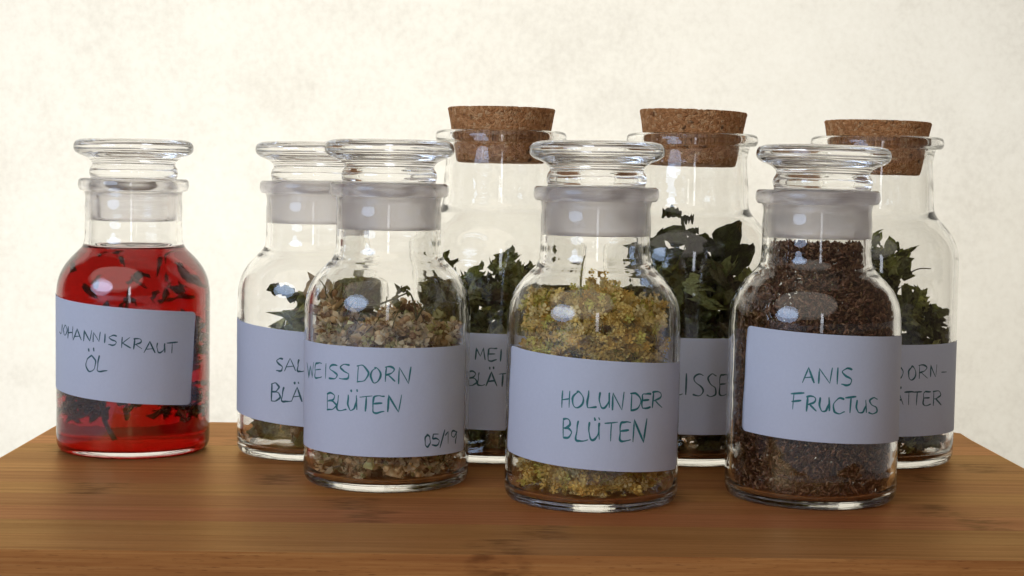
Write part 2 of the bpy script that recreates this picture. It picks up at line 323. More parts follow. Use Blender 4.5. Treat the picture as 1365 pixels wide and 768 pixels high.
# ------------------------------------------------------------------ lettering
G = {  # strokes in a unit box, y down; 's' curves, 'l' straight
 'A': [('l', [(0, 1), (.48, 0), (.95, 1)]), ('l', [(.16, .66), (.82, .62)])],
 'B': [('l', [(.08, .02), (.05, 1)]), ('s', [(.0, .05), (.5, .0), (.85, .2), (.6, .42), (.12, .48)]), ('s', [(.12, .48), (.7, .52), (1, .75), (.6, .97), (.02, 1)])],
 'C': [('s', [(.95, .1), (.5, .02), (.08, .4), (.12, .85), (.5, 1), (1, .88)])],
 'D': [('l', [(.16, .05), (.05, 1)]), ('s', [(0, .06), (.55, .05), (1, .45), (.7, .88), (.02, 1)])],
 'E': [('s', [(.98, .05), (.5, .03), (.1, .1), (.04, .5), (.02, .9), (.3, 1), (.95, .9)]), ('l', [(.05, .48), (.8, .44)])],
 'F': [('l', [(.26, .02), (.14, 1)]), ('l', [(0, .06), (1, .03)]), ('l', [(.06, .52), (.78, .48)])],
 'H': [('l', [(.1, .0), (.02, 1)]), ('l', [(.95, .02), (.86, 1)]), ('l', [(.06, .55), (.92, .48)])],
 'I': [('l', [(.6, 0), (.4, 1)])],
 'J': [('s', [(.8, 0), (.75, .7), (.4, 1), (0, .8)])],
 'K': [('l', [(.06, 0), (.02, 1)]), ('l', [(.92, .04), (.08, .56), (1, 1)])],
 'L': [('s', [(.2, 0), (.08, .5), (.02, .93), (.4, 1), (1, .94)])],
 'M': [('l', [(0, 1), (.16, 0), (.5, .7), (.85, 0), (1, 1)])],
 'N': [('l', [(.02, 1), (.1, .05), (.78, .98), (1, 0)])],
 'O': [('s', [(.55, .02), (.12, .25), (.02, .65), (.35, .99), (.85, .8), (.98, .35), (.6, .02), (.4, .05)])],
 'R': [('l', [(.14, .05), (.04, 1)]), ('s', [(.0, .06), (.6, .0), (.92, .22), (.6, .46), (.12, .55)]), ('l', [(.3, .54), (1, .97)])],
 'S': [('s', [(.95, .08), (.5, .0), (.12, .2), (.4, .45), (.85, .65), (.8, .92), (.4, 1), (0, .93)])],
 'T': [('l', [(0, .06), (1, .0)]), ('l', [(.52, .04), (.44, 1)])],
 'U': [('s', [(.06, 0), (.02, .6), (.25, .98), (.65, .9), (.9, .5), (.95, .02)]), ('l', [(.94, .05), (.96, .98)])],
 'W': [('l', [(0, 0), (.28, 1), (.52, .25), (.74, 1), (1, 0)])],
 '0': [('s', [(.5, .0), (.08, .3), (.1, .8), (.5, 1), (.92, .7), (.9, .25), (.5, .0), (.4, .03)])],
 '5': [('l', [(.9, .04), (.2, .06), (.14, .45)]), ('s', [(.14, .45), (.7, .42), (.95, .7), (.55, 1), (0, .92)])],
 '/': [('l', [(1, 0), (0, 1)])], '-': [('l', [(0, .5), (1, .42)])],
 '1': [('l', [(0, .35), (.75, 0), (.65, 1)])],
 '9': [('s', [(.9, .15), (.4, .02), (.1, .3), (.5, .52), (.88, .2), (.92, .12), (.85, .6), (.7, 1)])],
 '"': [('l', [(0, .1), (.14, .9)]), ('l', [(.86, 0), (1, .8)])],
 '.': [('l', [(.2, .2), (.6, .6)])],
}
def resample(kind, pts, n=7):
    P = [np.array(p, float) for p in pts]
    if kind == 'l':
        out = []
        for a, b_ in zip(P[:-1], P[1:]):
            for j in range(4): out.append(a+(b_-a)*j/4)
        return out+[P[-1]]
    out = []
    for i in range(len(P)-1):
        p1, p2 = P[i], P[i+1]; p0 = P[i-1] if i else p1-(p2-p1); p3 = P[i+2] if i+2 < len(P) else p2+(p2-p1)
        for j in range(n):
            t = j/n; out.append(0.5*((2*p1)+(-p0+p2)*t+(2*p0-5*p1+4*p2-p3)*t*t+(-p0+3*p1-3*p2+p3)*t**3))
    return out+[P[-1]]
def lettering(parent, centre, rad, letters, mat, width=0.00056):
    verts, faces = [], []
    for ch, x0, y0, x1, y1 in letters:
        for kind, pts in G[ch]:
            Q = resample(kind, pts); ph = random.random()*6
            W = []
            for k, q in enumerate(Q):
                p = px_on_cyl(x0+q[0]*(x1-x0)+0.25*math.sin(ph+k*0.7), y0+q[1]*(y1-y0)+0.25*math.cos(ph*1.7+k*0.6), centre, rad)
                if p is None: continue
                W.append(np.array([math.atan2(p[0]-centre[0], -(p[1]-centre[1]))*rad, p[2]]))
            if len(W) < 2: continue
            W = np.array(W); T = np.gradient(W, axis=0); T /= np.linalg.norm(T, axis=1)[:, None]+1e-12; Nn = np.stack([-T[:, 1], T[:, 0]], 1)
            b0 = len(verts)
            for k in range(len(W)):
                w = width*0.56*(1+0.38*math.sin(ph+k*0.33))*(0.6 if k in (0, len(W)-1) else 1)
                for s in (-1, 1):
                    a, z = W[k]+Nn[k]*w*s; verts.append((rad*math.sin(a/rad), -rad*math.cos(a/rad), z))
            for k in range(len(W)-1): faces.append((b0+2*k, b0+2*k+2, b0+2*k+3, b0+2*k+1))
    return mesh_obj('handwriting', verts, faces, mat, parent)

def label_sheet(parent, R, centre_deg, z_mid, tilt_deg, width=0.090, height=0.0425, corner=0.002):
    nu, vv = 72, []
    k = [0, .08, .2, .4, .7, 1.0]
    rows = [-height/2+corner*q for q in k] + [-height/2+corner+(height-2*corner)*q/8 for q in range(1, 8)] + [height/2-corner*q for q in reversed(k)]
    ti = math.radians(tilt_deg); ac = math.radians(centre_deg); verts, faces = [], []
    ph = random.random()*6
    for layer, off in ((0, 0.00006), (1, 0.00018)):
        for t in rows:
            e = max(0.0, abs(t)-(height/2-corner)); ins = corner-math.sqrt(max(0, corner*corner-e*e))
            for i in range(nu+1):
                s = (-width/2+ins)+(width-2*ins)*i/nu
                s2 = s*math.cos(ti)+t*math.sin(ti); t2 = -s*math.sin(ti)+t*math.cos(ti)
                a = ac+s2/R; edge = max(0, abs(s)/(width/2)-0.93)/0.07
                r = R+off+0.00025*edge**2*(1+math.sin(ph+t*300))/2
                verts.append((r*math.sin(a), -r*math.cos(a), z_mid+t2))
    nr = len(rows); S = nr*(nu+1)
    for j in range(nr-1):
        for i in range(nu):
            q = (j*(nu+1)+i, j*(nu+1)+i+1, (j+1)*(nu+1)+i+1, (j+1)*(nu+1)+i)
            faces.append(tuple(S+w for w in q)); faces.append(tuple(reversed(q)))
    ring = [i for i in range(nu+1)]+[j*(nu+1)+nu for j in range(1, nr)]+[(nr-1)*(nu+1)+i for i in range(nu-1, -1, -1)]+[j*(nu+1) for j in range(nr-2, 0, -1)]
    for a, b_ in zip(ring, ring[1:]+ring[:1]): faces.append((a, b_, S+b_, S+a))
    return mesh_obj('paper_label', verts, faces, M_paper, parent)

# ------------------------------------------------------------------ jars
def px_box(s, ox, oy, rows):
    return [(c, ox+a/s, oy+b_/s, ox+c2/s, oy+d/s) for c, a, b_, c2, d in rows]
def stoppered_jar(x, y, label, light=False):
    e = empty('apothecary_jar', (x, y, 0.0001)); tag(e, label, 'jar', 'stoppered apothecary jars')
    n_o = len(JO); prof = JO+JI
    def mf(r, z, i):
        if i >= n_o-2 and z > 106.3: return 1
        if not light and 120.1 < z and r > 20: return 2
        return 0
    lathe('glass_body', prof, [M_glass, M_ground_light if light else M_ground, M_collar], e, 128, mf)
    return e
def stopper(x, y, label, light=False, yaw=0.0, tilt=0.0):
    e = empty('glass_stopper', (x, y, 0.0001)); tag(e, label, 'stopper', 'glass stoppers in the apothecary jars'); e.rotation_euler = (tilt, 0, yaw)
    knob = smooth_profile([(0, 143.2), (12, 143.4), (20, 143.9), (24.4, 143.6), (26.5, 142.5), (27.2, 140.5), (26.9, 138.6), (25.4, 137.1), (22.6, 135.9), (20.2, 134.6), (19.0, 133.1), (18.9, 132.0), (19.6, 130.8), (20.1, 129.2), (20.0, 127.5), (19.5, 126.3, 'c'), (0, 126.3)])
    lathe('knob', list(reversed(knob)), M_knob, e, 128)
    plug = smooth_profile([(0, 126.2), (19.55, 126.2, 'c'), (19.4, 124), (18.75, 107.0, 'c'), (17.6, 106.4, 'c'), (15.2, 106.6, 'c'), (15.6, 115), (15.2, 121.5), (12.5, 124.2), (0, 124.8)])
    lathe('plug', list(reversed(plug)), [M_ground_light if light else M_ground, M_glass], e, 96, lambda r, z, i: 0 if r > 15.9 else 1)
    return e
def cork_jar(x, y, label):
    e = empty('corked_jar', (x, y, 0.0001)); tag(e, label, 'jar', 'corked jars in the back row')
    lathe('glass_body', CO+CI, [M_glass], e, 128); return e
def cork(x, y, label, tilt, yaw, lift=0.0, seed=0):
    rs = np.random.default_rng(seed); seg, prof = 120, [(0, 136.6), (12, 136.6), (19.9, 136.6), (20.7, 137.2), (21.3, 140), (22.1, 144.5), (22.75, 148), (23.2, 150.2), (23.9, 154), (24.9, 159.5), (25.2, 160.6), (24.7, 161.3), (14, 161.4), (0, 161.4)]
    verts, faces, rings = [], [], []
    for r, z in prof:
        b0 = len(verts)
        if r == 0: rings.append([b0]); verts.append((0, 0, z/1000)); continue
        rings.append(list(range(b0, b0+seg)))
        chip = rs.random(seg); amp = 0.25 if 137 < z < 161 and not 143 < z < 151 else (0.05 if 143 <= z <= 151 else 0.15)
        for k in range(seg):
            rr = r-amp*chip[k]-(0.6*rs.random() if chip[k] > 0.93 and z > 159 else 0); a = 2*math.pi*k/seg
            verts.append((rr/1000*math.cos(a), rr/1000*math.sin(a), z/1000-(0.0004*rs.random() if chip[k] > 0.85 and z > 159 and r > 20 else 0)))
    for a, b_ in zip(rings[:-1], rings[1:]):
        for k in range(seg):
            k2 = (k+1) % seg
            if len(a) == 1: faces.append((a[0], b_[k2], b_[k]))
            elif len(b_) == 1: faces.append((a[k], a[k2], b_[0]))
            else: faces.append((a[k], a[k2], b_[k2], b_[k]))
    piv = 0.1485; verts = [(v[0], v[1], v[2]-piv) for v in verts]
    o = mesh_obj('cork_stopper', verts, faces, M_cork); o.location = (x, y, piv+lift); o.rotation_euler = (0, tilt, yaw); o.scale = (0.982, 0.982, 1) if lift < -0.002 else (1, 1, 1)
    return tag(o, label, 'cork', 'corks in the back row jars')

JOH, WEI, HOL, ANI = (-0.17615, 0.7645), (-0.05242, 0.69458), (0.03319, 0.6611), (0.12429, 0.6732)
SAG = (-0.0925, 0.7655)
MEI, MEL, DOR = (-0.0062, 0.7715), (0.0831, 0.7720), (0.1698, 0.7735)
R1, R2, IN = 0.035, 0.039, 0.00024

# --- St John's wort oil
j = stoppered_jar(*JOH, 'clear stoppered jar of red oil, crooked label reading JOHANNISKRAUT ÖL', True)
lb = label_sheet(j, R1, -12, 0.0480, 4.6)
w1 = px_box(4.8, 60, 320, [('J', 93, 540, 113, 602), ('O', 118, 547, 141, 610), ('H', 145, 552, 180, 632), ('A', 178, 572, 236, 642), ('N', 245, 578, 298, 648), ('N', 306, 588, 355, 655), ('I', 374, 600, 390, 662), ('S', 404, 612, 462, 674), ('K', 490, 622, 550, 692), ('R', 565, 632, 622, 702), ('A', 633, 650, 710, 725), ('U', 716, 660, 768, 722), ('T', 778, 656, 850, 726)])
lettering(lb, JOH, R1+IN, w1, M_ink_dark, 0.00046)
lettering(lb, JOH, R1+IN, [('O', 114.5, 474, 127.5, 496), ('L', 129.5, 474, 143, 495.5), ('"', 117.5, 464, 125.5, 470)], M_ink_dark, 0.00050)
stopper(*JOH, 'clear glass stopper in the jar of red oil', True)
# --- sage
j = stoppered_jar(*SAG, 'stoppered jar with a few grey-green leaves, label starting SA, behind the WEISSDORN jar')
lb = label_sheet(j, R1, -14, 0.0382, 4.4)
lettering(lb, SAG, R1+IN, px_box(2.845, 310, 360, [('S', 165, 336, 192, 384), ('A', 197, 336, 241, 384), ('L', 246, 340, 272, 386), ('B', 282, 345, 310, 392), ('E', 318, 348, 345, 394), ('I', 352, 350, 358, 396)]), M_ink_dark, 0.00058)
lettering(lb, SAG, R1+IN, px_box(2.845, 310, 360, [('B', 146, 430, 181, 498), ('L', 186, 445, 226, 500), ('A', 224, 446, 266, 500), ('"', 234, 424, 252, 436), ('T', 272, 446, 300, 500), ('T', 300, 448, 328, 502), ('E', 330, 450, 352, 504), ('R', 355, 452, 376, 506)]), M_ink_dark, 0.00062)
stopper(*SAG, 'clear glass stopper in the jar behind the WEISSDORN jar', yaw=1.0)
# --- hawthorn blossom
j = stoppered_jar(*WEI, 'stoppered jar of beige dried blossoms, label reading WEISSDORN BLÜTEN 05/19')
lb = label_sheet(j, R1, -2.5, 0.0375, 0.6, 0.0905, 0.0445)
lettering(lb, WEI, R1+IN, px_box(4.516, 390, 450, [('W', 86, 150, 128, 243), ('E', 134, 152, 178, 246), ('I', 192, 156, 208, 250), ('S', 216, 165, 274, 250), ('S', 281, 162, 346, 252), ('D', 386, 166, 456, 270), ('O', 470, 182, 530, 275), ('R', 556, 176, 616, 268), ('N', 636, 176, 714, 282)]), M_ink)
lettering(lb, WEI, R1+IN, px_box(4.516, 390, 450, [('B', 206, 335, 262, 436), ('L', 266, 346, 326, 440), ('U', 332, 346, 388, 440), ('"', 350, 314, 392, 332), ('T', 404, 354, 480, 448), ('E', 482, 350, 556, 456), ('N', 570, 346, 656, 450)]), M_ink)
lettering(lb, WEI, R1+IN, px_box(4.516, 390, 450, [('0', 796, 586, 830, 660), ('5', 836, 580, 886, 652), ('/', 888, 556, 916, 666), ('1', 918, 566, 944, 642), ('9', 952, 560, 990, 640)]), M_ink_dark, 0.00052)
stopper(*WEI, 'clear glass stopper in the WEISSDORN BLÜTEN jar', yaw=2.2)
# --- elderflower
j = stoppered_jar(*HOL, 'stoppered jar of yellow dried florets, label reading HOLUNDER BLÜTEN')
lb = label_sheet(j, R1, 0.5, 0.0385, 3.9, 0.0895, 0.0425)
lettering(lb, HOL, R1+IN, px_box(4.267, 670, 460, [('H', 336, 260, 385, 358), ('O', 396, 266, 460, 360), ('L', 480, 260, 536, 358), ('U', 550, 270, 610, 360), ('N', 622, 268, 692, 374), ('D', 726, 272, 786, 374), ('E', 792, 276, 846, 362), ('R', 850, 266, 908, 360)]), M_ink)
lettering(lb, HOL, R1+IN, px_box(4.267, 670, 460, [('B', 342, 420, 392, 530), ('L', 416, 432, 486, 548), ('U', 490, 440, 552, 542), ('"', 522, 412, 552, 434), ('T', 580, 440, 656, 550), ('E', 666, 436, 732, 550), ('N', 740, 420, 820, 555)]), M_ink, 0.00062)
stopper(*HOL, 'clear glass stopper in the HOLUNDER BLÜTEN jar', yaw=3.5)
# --- aniseed
j = stoppered_jar(*ANI, 'stoppered jar filled to the neck with brown seeds, label reading ANIS FRUCTUS')
lb = label_sheet(j, R1, 14, 0.0482, 2.8, 0.0905, 0.0425)
lettering(lb, ANI, R1+IN, px_box(4.266, 970, 430, [('A', 425, 258, 497, 346), ('N', 515, 258, 597, 350), ('I', 618, 258, 632, 352), ('S', 645, 262, 712, 358)]), M_ink)
lettering(lb, ANI, R1+IN, px_box(4.266, 970, 430, [('F', 358, 400, 436, 496), ('R', 446, 420, 506, 508), ('U', 522, 425, 580, 508), ('C', 598, 430, 666, 520), ('T', 668, 424, 732, 516), ('U', 732, 440, 790, 516), ('S', 800, 430, 856, 520)]), M_ink)
stopper(*ANI, 'clear glass stopper in the ANIS FRUCTUS jar', yaw=5.0, tilt=-0.015)
# --- cork jars
j = cork_jar(*MEI, 'corked jar of small crumbled leaves, label with MEI, between WEISSDORN and HOLUNDER jars')
lb = label_sheet(j, R2, -4, 0.0375, 0.4, 0.1, 0.0435)
lettering(lb, MEI, R2+IN, px_box(2.4, 590, 320, [('M', 104, 346, 136, 384), ('E', 145, 346, 175, 388), ('I', 181, 350, 191, 390)]), M_ink_dark, 0.00052)
lettering(lb, MEI, R2+IN, px_box(2.4, 590, 320, [('B', 80, 420, 110, 466), ('L', 112, 424, 136, 466), ('A', 138, 424, 176, 468), ('"', 150, 406, 164, 416), ('T', 180, 428, 204, 470), ('T', 206, 428, 230, 471), ('E', 234, 430, 256, 472), ('R', 260, 430, 284, 473)]), M_ink_dark, 0.00054)
j = cork_jar(*MEL, 'corked jar of large dark leaves with a tall sprig, between HOLUNDER and ANIS jars')
lb = label_sheet(j, R2, -2, 0.0368, 0.3, 0.1, 0.0435)
lettering(lb, MEL, R2+IN, [('M', 862, 496, 880, 526), ('E', 884, 497, 896, 526), ('L', 899, 497, 910, 527), ('I', 913, 498, 916, 527), ('S', 923, 499, 939, 528), ('S', 942, 499, 956, 529), ('E', 959, 499, 970, 528)], M_ink_dark, 0.00054)
j = cork_jar(*DOR, 'corked jar of dark curled leaves, label ending DORN- ÄTTER, behind the ANIS jar')
lb = label_sheet(j, R2, 0, 0.0362, 0.4, 0.112, 0.0415)
lettering(lb, DOR, R2+IN, px_box(4.266, 970, 430, [('D', 950, 248, 998, 326), ('O', 1028, 250, 1070, 330), ('R', 1086, 242, 1136, 322), ('N', 1152, 240, 1190, 312), ('-', 1215, 274, 1246, 292)]), M_ink_dark, 0.00052)
lettering(lb, DOR, R2+IN, px_box(4.266, 970, 430, [('A', 946, 392, 1000, 470), ('"', 964, 366, 986, 382), ('T', 1004, 394, 1058, 472), ('T', 1050, 394, 1104, 472), ('E', 1112, 392, 1158, 474), ('R', 1166, 390, 1216, 474)]), M_ink_dark, 0.00054)
cork(*MEI, 'brown cork in the jar between the WEISSDORN and HOLUNDER jars', 0.006, 0.3, 0.0, 1)
cork(*MEL, 'brown cork tipped a little in the jar of large dark leaves', 0.026, 0.2, 0.0, 2)
cork(*DOR, 'dark brown cork in the jar behind the ANIS jar', 0.016, 0.15, -0.0034, 3)

# ------------------------------------------------------------------ red oil
oil_in = [p for p in JI if p[1] < 93.6]
oil_prof = [(0, 93.9), (12, 93.85), (18, 93.9), (20.0, 94.2), (20.75, 94.75), (20.55, 94.9)] + [(r+0.18 if r > 2 else r, z-(0.18 if z < 8 else 0)) for r, z in oil_in]
o = lathe('red_oil', list(reversed(oil_prof)), M_oil, None, 128); o.location = (JOH[0], JOH[1], 0.0001)
tag(o, 'deep red herb oil filling the jar labelled JOHANNISKRAUT ÖL', 'oil')

# ------------------------------------------------------------------ plant pieces
def rot(rs):
    q = rs.normal(size=4); q /= np.linalg.norm(q); w, x, y, z = q
    return np.array([[1-2*(y*y+z*z), 2*(x*y-z*w), 2*(x*z+y*w)], [2*(x*y+z*w), 1-2*(x*x+z*z), 2*(y*z-x*w)], [2*(x*z-y*w), 2*(y*z+x*w), 1-2*(x*x+y*y)]])
def rot_out(rs, p, k):
    M_ = rot(rs); n = np.array([p[0], p[1], 0.004]); n /= np.linalg.norm(n)+1e-9
    Z = M_[:, 2]*(1-k)+n*k; Z /= np.linalg.norm(Z); X = M_[:, 0]-Z*(M_[:, 0]@Z); X /= np.linalg.norm(X)+1e-9
    return np.stack([X, np.cross(Z, X), Z], 1)
def leaf_shape(rs, length, width, curl, fold, lobes=0.12, nu=9, nv=4):
    V, Fc = [], []; tw = rs.normal()*0.5; ph = rs.random(6)*6.28; cu = curl*(1 if rs.random() < .5 else -1)
    for i in range(nu+1):
        u = i/nu; w = width*0.5*math.sin(math.pi*min(1, u*0.96+0.02))**0.75*(1-0.25*u)
        a = cu*(u-0.3); cx, cz = (length*math.sin(a)/max(abs(cu), .01)*np.sign(cu) if abs(cu) > .05 else length*u), (length*(1-math.cos(a))/cu if abs(cu) > .05 else 0)
        for k in range(-nv, nv+1):
            s = k/nv; e = abs(s); ww = w*(1+lobes*math.sin(u*38+ph[0])*e+0.12*math.sin(u*11+ph[1])*e)
            lx, lz = ww*s*math.cos(fold*e), ww*e*math.sin(fold*e)
            cr = 0.23*width*(math.sin(u*9+s*3+ph[2])+math.sin(u*5-s*6+ph[3])+0.6*math.sin(u*17+s*11+ph[4]))
            t = tw*(u-.5); y_, z_ = lx*math.cos(t)-(lz+cr)*math.sin(t), lx*math.sin(t)+(lz+cr)*math.cos(t)
            V.append((cx, y_, cz+z_))
    m = 2*nv+1
    for i in range(nu):
        for k in range(m-1): Fc.append((i*m+k, i*m+k+1, (i+1)*m+k+1, (i+1)*m+k))
    V = np.array(V); return V-V.mean(0), Fc
def tube(path, rad, seg=6):
    P = np.array(path, float); V, Fc = [], []; n = len(P); T = np.gradient(P, axis=0)
    for i in range(n):
        t = T[i]/(np.linalg.norm(T[i])+1e-12); a = np.cross(t, (0.3, 0.9, 0.2)); a /= np.linalg.norm(a); b_ = np.cross(t, a); r = rad[i] if hasattr(rad, '__len__') else rad
        for k in range(seg): V.append(P[i]+r*(a*math.cos(6.283*k/seg)+b_*math.sin(6.283*k/seg)))
    for i in range(n-1):
        for k in range(seg): Fc.append((i*seg+k, i*seg+(k+1) % seg, (i+1)*seg+(k+1) % seg, (i+1)*seg+k))
    Fc.append(tuple(range(seg))[::-1]); Fc.append(tuple((n-1)*seg+k for k in range(seg))); return np.array(V), Fc
def clamp_in(V, inner, gap=0.0004):
    V = V.copy(); zb = np.interp(np.hypot(V[:, 0], V[:, 1]), [0, 0.03, 0.04], [0.0044, 0.0048, 0.0096]); V[:, 2] = np.maximum(V[:, 2], zb)
    r = np.hypot(V[:, 0], V[:, 1]); lim = r_in(inner, V[:, 2])-gap; s = np.minimum(1, lim/np.maximum(r, 1e-9)); V[:, 0] *= s; V[:, 1] *= s; return V
class Bag:
    def __init__(s): s.V, s.F, s.C, s.n = [], [], [], 0
    def add(s, V, Fc, col):
        V = np.asarray(V); s.V.append(V); s.F += [tuple(i+s.n for i in f) for f in Fc]; s.C.append(np.tile(col, (len(V), 1)) if np.ndim(col) == 1 else col); s.n += len(V)
    def build(s, name, mat, parent, smooth=True): return mesh_obj(name, np.concatenate(s.V), s.F, mat, parent, smooth, np.concatenate(s.C))

def leaf_heap(pos, inner, label, n, size, height, pal, seed, curl=(0.6, 2.2), aspect=(0.45, 0.7), lobes=0.12, front=150, name='dried_leaves', lab_z=(0.015, 0.06), mask=None, flat=0.0):
    rs = np.random.default_rng(seed); e = empty(name, (pos[0], pos[1], 0.0001)); tag(e, label, 'herbs', 'dried herbs in the jars')
    items = []
    while len(items) < n:
        x, y = rs.uniform(-.037, .037, 2); z = rs.uniform(0.0062, 0.115)
        if math.hypot(x, y) > float(r_in(inner, z))-0.003 or z > height(x, y)+rs.normal()*0.002 or (mask and not mask(x, y, z)): continue
        ln = rs.uniform(*size); V, Fc = leaf_shape(rs, ln, ln*rs.uniform(*aspect), rs.uniform(*curl), rs.uniform(0.1, 1.0), lobes)
        M_ = rot(rs)
        if rs.random() < flat: M_ = np.array([[0, 0, 1], [1, 0, 0], [0, 1, 0]], float).T @ M_ if False else M_
        V = clamp_in(V@M_.T+np.array([x, y, z]), inner)
        c0, c1 = pal[rs.integers(len(pal))], pal[rs.integers(len(pal))]; f = rs.random(); c = (np.array(c0)*f+np.array(c1)*(1-f))*rs.uniform(1.0, 1.95)
        vis = (z > lab_z[1]-0.004 or z < lab_z[0]+0.003)*1.0
        items.append((vis*2-y*12+(z > height(x, y)-0.012)*1.5, V, Fc, c))
    items.sort(key=lambda k: -k[0]); bag = Bag()
    for k, (s, V, Fc, c) in enumerate(items):
        if k < front: 
            ce = V.mean(0); o = mesh_obj('leaf', V-ce, Fc, M_leaf, e, True, np.tile(c, (len(V), 1))); o.location = ce
        else: bag.add(V, Fc, c)
    if bag.n: bag.build('leaf_mass', M_leaf, e)['kind'] = 'stuff'
    return e, rs
def add_stem(e, inner, path, rad, col, mat=None, name='stem'):
    P = [np.array(p, float) for p in path]; Q = []
    for i in range(len(P)-1):
        p1, p2 = P[i], P[i+1]; p0 = P[i-1] if i else p1; p3 = P[i+2] if i+2 < len(P) else p2
        for j_ in range(5):
            t = j_/5; Q.append(0.5*((2*p1)+(-p0+p2)*t+(2*p0-5*p1+4*p2-p3)*t*t+(-p0+3*p1-3*p2+p3)*t**3))
    Q.append(P[-1]); V, Fc = tube(Q, np.linspace(rad, rad*0.6, len(Q))); V = clamp_in(V, inner)
    return mesh_obj(name, V, Fc, mat or M_leaf, e, True, np.tile(col, (len(V), 1)))
def add_leaf(e, inner, rs, at, d, length, width, col, curl=0.9, mat=None, up=(0, -0.5, 1), name='leaf', lobes=0.12):
    V, Fc = leaf_shape(rs, length, width, curl, 0.4, lobes); V = V-V[4]
    X = np.array(d, float); X /= np.linalg.norm(X); Z = np.array(up, float); Z -= X*(Z@X); Z /= np.linalg.norm(Z)+1e-9; Y = np.cross(Z, X)
    V = clamp_in(V@np.array([X, Y, Z])+np.array(at), inner); return mesh_obj(name, V, Fc, mat or M_leaf, e, True, np.tile(col, (len(V), 1)))

GREEN = [(0.20, 0.22, 0.095), (0.27, 0.28, 0.125), (0.15, 0.16, 0.08), (0.34, 0.33, 0.17)]
DARK = [(0.115, 0.130, 0.065), (0.085, 0.095, 0.055), (0.17, 0.18, 0.085), (0.13, 0.105, 0.06)]
GREY = [(0.36, 0.36, 0.22), (0.27, 0.28, 0.15), (0.45, 0.44, 0.29), (0.32, 0.24, 0.15)]
# sage: a loose drift of larger leaves on the right of the jar
def h_sage(x, y): return 0.030+0.050*min(1, max(0, (x+0.020)/0.018))
e, rs = leaf_heap(SAG, JI, 'grey-green long leaves leaning to one side in the jar behind WEISSDORN', 90, (0.018, 0.030), h_sage, GREY, 11, (0.3, 1.2), (0.35, 0.5), 0.05, 90, lab_z=(0.02, 0.062), mask=lambda x, y, z: x > -0.026+0.018*(z < 0.05)*0+max(0, (0.045-z))*0.1)
add_leaf(e, JI, rs, (-0.006, -0.012, 0.072), (-0.9, -0.2, 0.5), 0.014, 0.0065, (0.12, 0.13, 0.06), 0.5, lobes=0.05)
# lemon-balm-like crumbs in the MEI jar
e, rs = leaf_heap(MEI, CI, 'small crumbled grey-green leaves in the corked jar between WEISSDORN and HOLUNDER', 760, (0.007, 0.013), lambda x, y: 0.086+0.004*math.sin(x*170+1)+0.003*math.sin(x*420), GREEN+DARK+[(0.13, 0.13, 0.06)], 12, (0.8, 2.6), (0.5, 0.8), 0.16, 240, lab_z=(0.016, 0.059))
# melissa: large dark leaves with a tall sprig
e, rs = leaf_heap(MEL, CI, 'large dark green leaves in the corked jar between HOLUNDER and ANIS', 430, (0.011, 0.020), lambda x, y: 0.088+0.006*math.cos(x*140), DARK+GREEN[:2], 13, (0.9, 2.8), (0.5, 0.7), 0.14, 170, lab_z=(0.016, 0.058))
S = lambda dx, z, y=-0.014: np.array([dx, y, z])
add_stem(e, CI, [S(0.000, 0.070), S(-0.001, 0.088), S(-0.003, 0.100), S(-0.0055, 0.1125, -0.012)], 0.0011, (0.11, 0.12, 0.06))
for at, d, ln, wd, up in [((-0.0055, -0.012, 0.1125), (-1, 0.1, 0.12), 0.009, 0.006, (0, 0.15, 1)), ((-0.0055, -0.012, 0.1125), (1, 0, -0.02), 0.006, 0.006, (0, .15, 1)), ((-0.0042, -0.0125, 0.106), (1, -.1, 0.05), 0.007, 0.004, (0, -.4, 1)),
                          ((-0.003, -0.013, 0.1005), (-0.8, -.3, 0.25), 0.015, 0.011, (0, -1, .4)), ((-0.003, -0.013, 0.100), (0.8, -.1, -0.1), 0.014, 0.011, (0, -1, .4)), ((0.010, -0.014, 0.092), (0.55, 0, 0.85), 0.022, 0.016, (0, -1, .1)), ((0.014, -0.012, 0.086), (0.8, 0, 0.75), 0.020, 0.013, (0, -1, .2)),
                          ((-0.008, -0.014, 0.090), (-0.9, 0, 0.3), 0.020, 0.014, (0, -1, .3)), ((0.0, -0.016, 0.085), (0.1, -.1, 0.9), 0.020, 0.015, (0, -1, .1)), ((0.004, -0.012, 0.088), (-.2, 0, 0.9), 0.018, 0.012, (0, -1, 0))]:
    add_leaf(e, CI, rs, at, d, ln, wd, np.array((0.060, 0.075, 0.028))*rs.uniform(.7, 1.25), 0.6, up=up)
# hawthorn leaves: curled lobed, heaped higher on one side
def h_dor(x, y): return 0.083-0.55*max(0, x-0.004)+0.004*math.sin(x*330) + (0.014 if x < 0.012 else 0)
e, rs = leaf_heap(DOR, CI, 'dark curled lobed leaves heaped in the corked jar behind ANIS', 480, (0.009, 0.016), h_dor, DARK+GREEN, 14, (1.1, 3.0), (0.5, 0.8), 0.3, 170, lab_z=(0.016, 0.057), mask=lambda x, y, z: x < 0.0345)
add_stem(e, CI, [(0.012, -0.01, 0.086), (0.018, -0.011, 0.0895), (0.024, -0.012, 0.0900)], 0.00035, (0.12, 0.09, 0.05))

